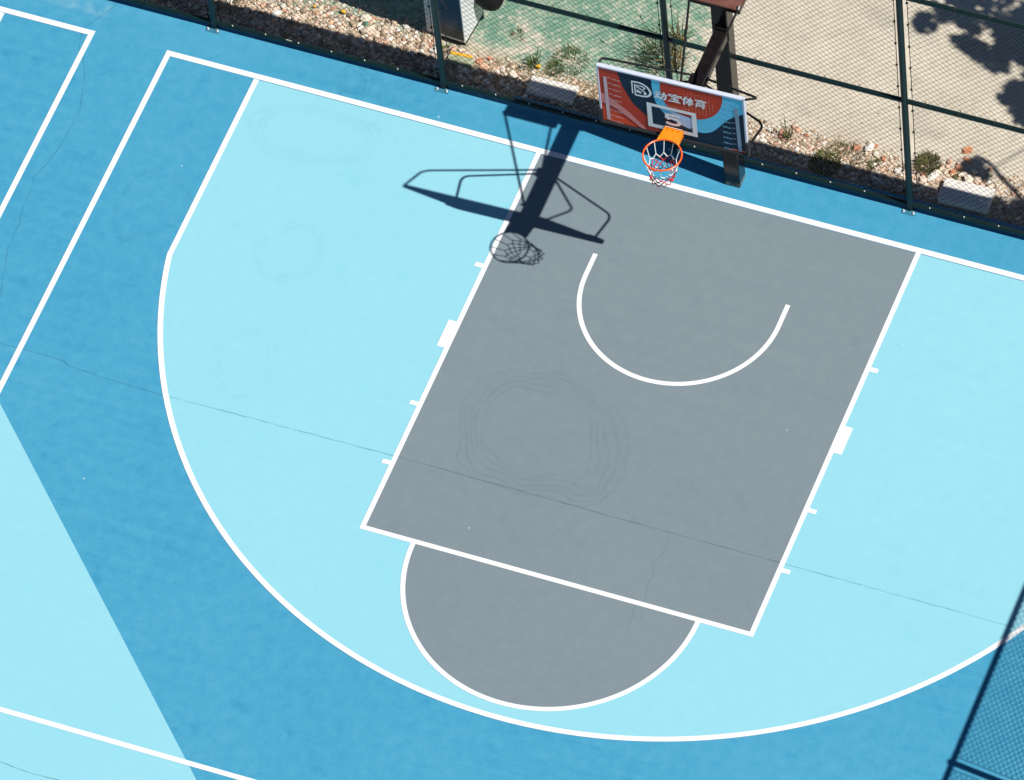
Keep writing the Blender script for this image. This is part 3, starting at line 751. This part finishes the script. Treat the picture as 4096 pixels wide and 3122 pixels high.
b = MB(); blob(b, (-5.125,1.204,.015), .04, 2, .4, 1, (1,1,.8)); tag(b.build('green_stone', M['grnstone'], None, (-5.125,1.204,0)), "single green painted stone among the pale gravel left of the pillar", 'stone')

# ------------------------------------------------------------------ rubble
def rock(kind, x, y, s, label, cat, group=None, name=None):
    s *= .66 if kind == 'brick' else .92
    b = MB(); seed = x*7.3+y*3.1
    rr = random.Random(int(seed*1000)); rot = Matrix.Rotation(rr.uniform(0,6.3),3,'Z') @ Matrix.Rotation(rr.uniform(-.4,.4),3,'X')
    if kind == 'brick':
        b2 = MB(); b2.bbox(-1,1,-.72,.72,-.6,.6,.34)
        vs = [rot @ (Vector(v)*s*.92*(1+.75*noise.noise(Vector(v)*1.1+Vector((seed,seed*2,0))))) + Vector((x,y,s*.22-.02)) for v in b2.v]
        b.add(vs, b2.f); m_ = M['brick']
    else:
        blob(b, (x,y,s*.25-.02), s*.95, seed, .6, 1, (1.15,.85,.7), 0, rot); m_ = M['pale']
    o = b.build(name or ('brick_fragment' if kind == 'brick' else 'stone'), m_, None, (x,y,-.02))
    return tag(o, label, cat, group)
rock('brick',2.462,1.652,.085,"large orange brick lump lying alone on the pale concrete right of the end post",'brick')
rock('brick',.282,1.185,.075,"biggest orange brick piece in the gravel just right of the backboard",'brick')
rock('brick',.301,1.125,.045,"small orange brick piece touching the biggest one right of the backboard",'brick')
rock('brick',.363,1.339,.055,"orange brick fragment beside the green stalk right of the backboard",'brick')
rock('brick',.429,1.315,.055,"pinkish brick fragment next to the orange one right of the backboard",'brick')
rock('brick',.55,1.272,.045,"orange brick chip at the edge of the concrete right of the backboard",'brick')
rock('brick',-3.612,1.113,.062,"orange brick fragment on the corner of the broken green slab",'brick')
rock('brick',-3.517,1.04,.082,"large pink orange brick fragment right of the broken green slab",'brick')
rock('brick',2.507,1.515,.055,"orange brick fragment at the edge of the curved branch shadow",'brick')
rock('brick',2.079,1.149,.048,"orange brick piece below the olive grass tuft beside the end post",'brick')
rock('brick',2.785,1.218,.042,"upright orange brick chip just behind the slab near the right edge",'brick')
rock('brick',1.397,1.372,.048,"orange brick piece where gravel meets concrete left of the end post",'brick')
rock('pale',1.333,1.31,.075,"largest pale stone at the gravel edge left of the end post",'stone')
rock('pale',2.622,1.236,.085,"biggest whitish stone right behind the slab near the right edge",'stone')
rock('pale',2.718,1.262,.065,"grey white stone right of the biggest one behind the slab near the right edge",'stone')
rock('pale',2.227,1.206,.08,"white elongated stone right of the end post below the olive tuft",'stone')
rock('pale',-5.173,1.283,.085,"flat pale stone tilted at the edge of the pillar's shadow",'stone')
rock('pale',-5.068,1.129,.10,"broad pale slab-like stone in the gravel left of the pillar",'stone')
rock('pale',-4.19,1.085,.085,"large pinkish stone left of the fence post in front of the pillar",'stone')
rock('brick',1.193,1.267,.075,"tilted brown brick piece with a dark shadow at the gravel edge",'brick')
GB = "smaller brick bits strewn behind the fence"
for x,y,s in [(-4.264,1.156,.045),(-3.992,1.185,.05),(-3.5,1.183,.05),(-3.366,1.072,.05),(-3.935,.938,.05),(-3.654,.93,.03),(.244,1.235,.035),(.586,1.232,.03),(.621,1.361,.025),
              (1.095,1.241,.045),(1.549,1.221,.055),(1.643,.984,.045),(.796,.976,.03),(2.315,1.421,.06),(2.244,1.349,.035),(2.401,1.298,.06),(2.44,1.24,.035),(2.816,1.477,.05),
              (2.455,1.369,.06),(-6.441,1.09,.05),(-5.641,1.198,.04),(-5.553,1.111,.055),(-5.082,1.335,.045),(-5.712,1.331,.03),(1.145,.828,.05),(3.02,1.35,.02),
              (-4.8,1.02,.035),(-4.6,1.12,.03),(-5.9,.95,.03),(-6.9,1.15,.04),(1.85,1.10,.035),(3.2,1.2,.04),(3.4,1.05,.035)]:
    rock('brick',x,y,s,"small dull orange brick bit in the rubble strip behind the fence",'brick',GB)
GP = "pale stones strewn behind the fence"
pl = [(-4.191,1.01,.05),(-3.795,.944,.055),(-3.717,.915,.06),(-3.296,1.073,.055),(-3.155,1.053,.065),(-3.897,1.20,.04),(1.326,1.221,.04),(1.44,1.252,.045),(.864,.96,.03),(.753,.87,.03),
      (-.006,1.057,.04),(.547,1.192,.03),(.069,1.03,.04),(1.122,.868,.05),(2.192,1.123,.07),(2.104,1.068,.06),(2.446,1.455,.05),(2.905,1.24,.05),(2.174,1.456,.04),(2.526,1.28,.06),(2.656,1.363,.045),
      (-6.257,1.033,.07),(-5.995,1.051,.06),(-6.209,1.16,.05),(-6.614,.962,.06),(-5.314,.938,.05)]
rp = random.Random(21)
for i in range(70):
    if i < 34: x = rp.uniform(-7.4,-4.2); y = rp.uniform(.78,1.38)
    elif i < 48: x = rp.uniform(-4.2,-2.4); y = rp.uniform(.78,1.15)
    else: x = rp.uniform(-.2,3.7); y = rp.uniform(.85,1.15+.08*max(0,x))
    pl.append((x,y,rp.uniform(.022,.045)))
for x,y,s in pl: rock('pale',x,y,s,"pale fist-sized stone lying loose in the gravel strip behind the fence",'stone',GP)
# fine gravel, uncountable
g = np.random.default_rng(5)
ico = MB(); blob(ico, (0,0,0), 1.0, 1.0, 0.0, 1)
import bmesh as _bm
bmx = _bm.new(); _bm.ops.create_icosphere(bmx, subdivisions=1, radius=1.0); IV = np.array([v.co[:] for v in bmx.verts]); IF = [tuple(v.index for v in f.verts) for f in bmx.faces]; bmx.free()
pts = []
def zone(n, x0, x1, ylo, yhi, smin=.008, smax=.032):
    for _ in range(n):
        x = g.uniform(x0,x1); f = g.beta(1.1,1.7); y = ylo + (yhi(x)-ylo)*f + g.normal(0,.03)
        if y < ylo-.02: continue
        s = smin + (smax-smin)*g.beta(1.0,3.0)
        pts.append((x,y,s))
zone(6200,-8.6,-4.15,.66,lambda x: 1.50)
zone(420,-8.6,-4.15,.70,lambda x: 1.45,.03,.06)
zone(90,-4.15,-2.4,.72,lambda x: 1.2,.03,.055)
zone(120,-.2,4.0,.85,lambda x: 1.25+.06*max(0,x),.025,.05)
zone(1900,-4.15,-2.2,.68,lambda x: 1.25)
zone(1100,-2.2,-.3,.79,lambda x: 1.35)
zone(4200,-.3,4.2,.81,lambda x: 1.32+.05*math.sin(x*2.1)+.07*max(0,x-1))
zone(500,-4.0,4.0,1.2,lambda x: 1.9,.005,.014)
nv = len(IV); V = np.zeros((len(pts)*nv,3)); F = []
for i,(x,y,s) in enumerate(pts):
    a = g.uniform(0,6.28); sc = s*g.uniform(.7,1.3,3)*np.array([1.1,.9,.75]); q = IV*(1+g.uniform(-.22,.22,(nv,1)))*sc
    c,sn_ = math.cos(a), math.sin(a)
    V[i*nv:(i+1)*nv,0] = x+q[:,0]*c-q[:,1]*sn_; V[i*nv:(i+1)*nv,1] = y+q[:,0]*sn_+q[:,1]*c; V[i*nv:(i+1)*nv,2] = -.03+s*.35+q[:,2]
    F += [(f[0]+i*nv,f[1]+i*nv,f[2]+i*nv) for f in IF]
me = bpy.data.meshes.new('gravel'); me.from_pydata(V.tolist(),[],F); me.materials.append(M['gravel']); me.update()
go = bpy.data.objects.new('gravel', me); COL.objects.link(go)
tag(go, "pale mixed gravel and rubble strip along the back of the fence", 'gravel', kind='stuff')

# ------------------------------------------------------------------ weeds and grass
def blades(b, c, n, h, spread, width, rr, lean=.6, mi=0, z0=-.03):
    for _ in range(n):
        a = rr.uniform(0,6.283); rad = spread*math.sqrt(rr.random())
        x = c[0]+rad*math.cos(a); y = c[1]+rad*math.sin(a)
        hh = h*rr.uniform(.5,1.1); la = a+rr.uniform(-.9,.9); ln = hh*lean*rr.uniform(.2,1.2)
        dx, dy = math.cos(la)*ln, math.sin(la)*ln; wx, wy = -math.sin(la)*width, math.cos(la)*width
        P = [(x,y,z0),(x+dx*.3,y+dy*.3,z0+hh*.6),(x+dx,y+dy,z0+hh*(1-.25*lean))]
        b.add([(P[0][0]-wx,P[0][1]-wy,P[0][2]),(P[0][0]+wx,P[0][1]+wy,P[0][2]),(P[1][0]-wx*.8,P[1][1]-wy*.8,P[1][2]),(P[1][0]+wx*.8,P[1][1]+wy*.8,P[1][2]),P[2]],
              [(0,1,3,2),(2,3,4)], mi)
def weed(x, y, n, h, sp, wd, mat, label, lean=.7, stems=0, name='weed'):
    rr = random.Random(int((x*13+y*7)*1000)); b = MB(); blades(b, (x,y), n, h, sp, wd, rr, lean)
    for _ in range(stems):
        a = rr.uniform(0,6.28); l = h*rr.uniform(1.2,2.0); p = Vector((x+rr.uniform(-sp,sp)*.5,y+rr.uniform(-sp,sp)*.5,-.03))
        q = p+Vector((math.cos(a)*l*.35,math.sin(a)*l*.35,l)); b.tube([p,(p+q)/2+Vector((0,0,.03)),q], [.006,.004,.002], 5)
        for _k in range(5):
            f = rr.uniform(.4,1); blades(b, tuple((p.lerp(q,f))[:2]), 1, .07, .0, .008, rr, 1.2, 0, p.lerp(q,f).z)
    return tag(b.build(name, mat, None, (x,y,-.03)), label, 'weed' if name == 'weed' else 'grass')
weed(-2.561,1.442,300,.10,.23,.0035,M['grass'],"green grass tuft just above and left of the backboard corner",name='grass_tuft')
weed(-2.70,1.276,180,.08,.11,.0035,M['grass'],"small sparse green tuft between the left slab and the backboard")
weed(-2.964,1.246,45,.16,.07,.005,M['grass'],"leggy green weed with bare stems above the left slab",.6,3)
weed(-3.302,1.643,40,.07,.09,.005,M['olive'],"dry olive tuft alone on the faded green ground")
weed(-4.067,1.164,40,.06,.05,.005,M['grass'],"tiny bright green tuft right of the post in front of the pillar")
weed(.355,1.17,26,.18,.05,.006,M['olive'],"upright green and straw stalk beside orange brick pieces right of the backboard",.5,2)
weed(.91,.93,360,.10,.18,.0045,M['grass'],"dark leafy weed patch against the fence foot midway between hoop and end post")
weed(1.10,1.09,420,.08,.24,.0035,M['olive'],"spreading olive weed patch in the gravel left of the end post")
weed(1.471,1.09,60,.09,.08,.005,M['grass'],"small green weed at the right end of the weed patch left of the end post")
weed(2.091,1.305,800,.10,.155,.0035,M['olive'],"dense olive grass tuft just right of the end post",name='grass_tuft')
weed(2.511,1.205,60,.07,.075,.006,M['grass'],"low yellow green weed touching the back of the right slab")
weed(-6.83,.95,120,.12,.16,.005,M['olive'],"olive weed at the fence foot beside the leftmost visible post")
weed(-1.398,2.148,30,.40,.05,.007,M['olive'],"spiky upright weed with long blades above the mid rail beside the hoop post",.9)
weed(-1.50,1.78,120,.40,.26,.005,M['darkleaf'],"tall dark weed thicket behind the top edge of the backboard",.8,7)
weed(-1.33,1.80,30,.45,.12,.007,M['dry'],"straw coloured stalks leaning at the right of the dark weed thicket",.7,2)
rr = random.Random(91); b = MB()
for _ in range(420):
    x = rr.uniform(-3.5,-1.2); blades(b, (x, rr.uniform(.80,1.20)), 2, .07, .04, .004, rr, 1.3)
for _ in range(120):
    x = rr.uniform(-8.2,-4.4); blades(b, (x, rr.uniform(.70,.95)), 2, .06, .04, .004, rr, 1.3)
tag(b.build('dry_grass', M['dry']), "thin dry straw and dead grass along the fence foot", 'dry grass', kind='stuff')

# ------------------------------------------------------------------ tree to the right, outside the frame, whose crown shades the ground
def lift(x, y, h): return Vector((x+.732*h, y-.088*h, h))
tree = thing('tree', (8.9, 4.6, -.03), "leafy tree beyond the right end of the back fence, seen only by its shadow", 'tree')
TO = (8.9,4.6,-.03); rr = random.Random(11)
blobs = [(1.36,3.31,.13),(1.30,3.42,.08),(1.50,3.52,.12),(1.72,3.62,.12),(1.86,3.20,.11),(2.0,3.2,.16),(2.12,3.10,.12),(1.95,3.42,.08),(1.80,3.50,.10),(2.26,3.05,.17),(2.42,3.0,.13),(2.42,3.16,.15),
         (2.33,3.36,.14),(2.5,3.3,.2),(2.45,3.56,.16),(2.2,3.62,.18),(2.72,2.72,.13),(2.70,2.56,.11),(2.86,2.60,.16),(2.86,2.44,.12),(2.96,2.32,.11),(3.0,2.75,.22),(3.1,2.45,.2),(2.75,3.3,.25),(3.0,3.1,.28),
         (2.60,1.46,.09),(2.68,1.40,.11),(2.77,1.37,.08),(2.55,1.40,.06),(2.66,1.50,.06),(3.08,1.0,.09),(3.22,.94,.12),(3.04,.90,.08),(3.35,1.05,.10)]
for _ in range(70): blobs.append((rr.uniform(1.55,5.2), rr.uniform(3.72,6.5), rr.uniform(.16,.34)))
for _ in range(25): blobs.append((rr.uniform(3.2,5.5), rr.uniform(2.0,3.8), rr.uniform(.2,.34)))
b = MB(); cen = []
for (x,y,r) in blobs:
    h = rr.uniform(5.6,7.4); c = lift(x,y,h); cen.append((c,r))
    n = int(60 + 900*r*r)
    for _ in range(n):
        v = Vector((rr.gauss(0,1),rr.gauss(0,1),rr.gauss(0,1))); v = v.normalized()*r*rr.random()**.45
        p = c+v; L = rr.uniform(.05,.085); W = L*.5
        t1 = Vector((rr.gauss(0,1),rr.gauss(0,1),rr.gauss(0,.5))).normalized(); t2 = t1.cross(Vector((rr.gauss(0,.5),rr.gauss(0,.5),1))).normalized()
        b.add([p-t1*L, p+t2*W, p+t1*L, p-t2*W], [(0,1,2,3)])
b.build('crown', M['leaf'], tree, TO)
b = MB()
b.tube([(8.9,4.6,-.03),(8.85,4.55,2.0),(8.7,4.4,4.4),(8.5,4.2,6.4)], [.19,.16,.13,.08], 10)
fork = [Vector((8.7,4.4,4.4)), Vector((8.6,4.3,5.4)), Vector((8.5,4.2,6.4))]
for i in range(0, len(cen), 3):
    c = cen[i][0]; f0 = fork[i % 3]; midp = f0.lerp(c,.5)+Vector((0,0,.25)); 
    b.tube([f0, midp, c], [.035,.02,.008], 6)
cv = [(2.60,1.62),(2.70,1.60),(2.791,1.559),(2.90,1.48),(2.981,1.407),(3.136,1.307),(3.318,1.174),(3.6,1.05)]
b.tube([lift(x,y,4.6+.15*i) for i,(x,y) in enumerate(cv)], [.010,.018,.024,.028,.030,.032,.034,.036], 8)
cq = lift(3.6,1.05,5.65); b.tube([cq, cq.lerp(Vector((8.7,4.4,4.4)),.5)+Vector((0,0,.5)), (8.7,4.4,4.4)], [.036,.045,.06], 8)
b.build('trunk', M['bark'], tree, TO)
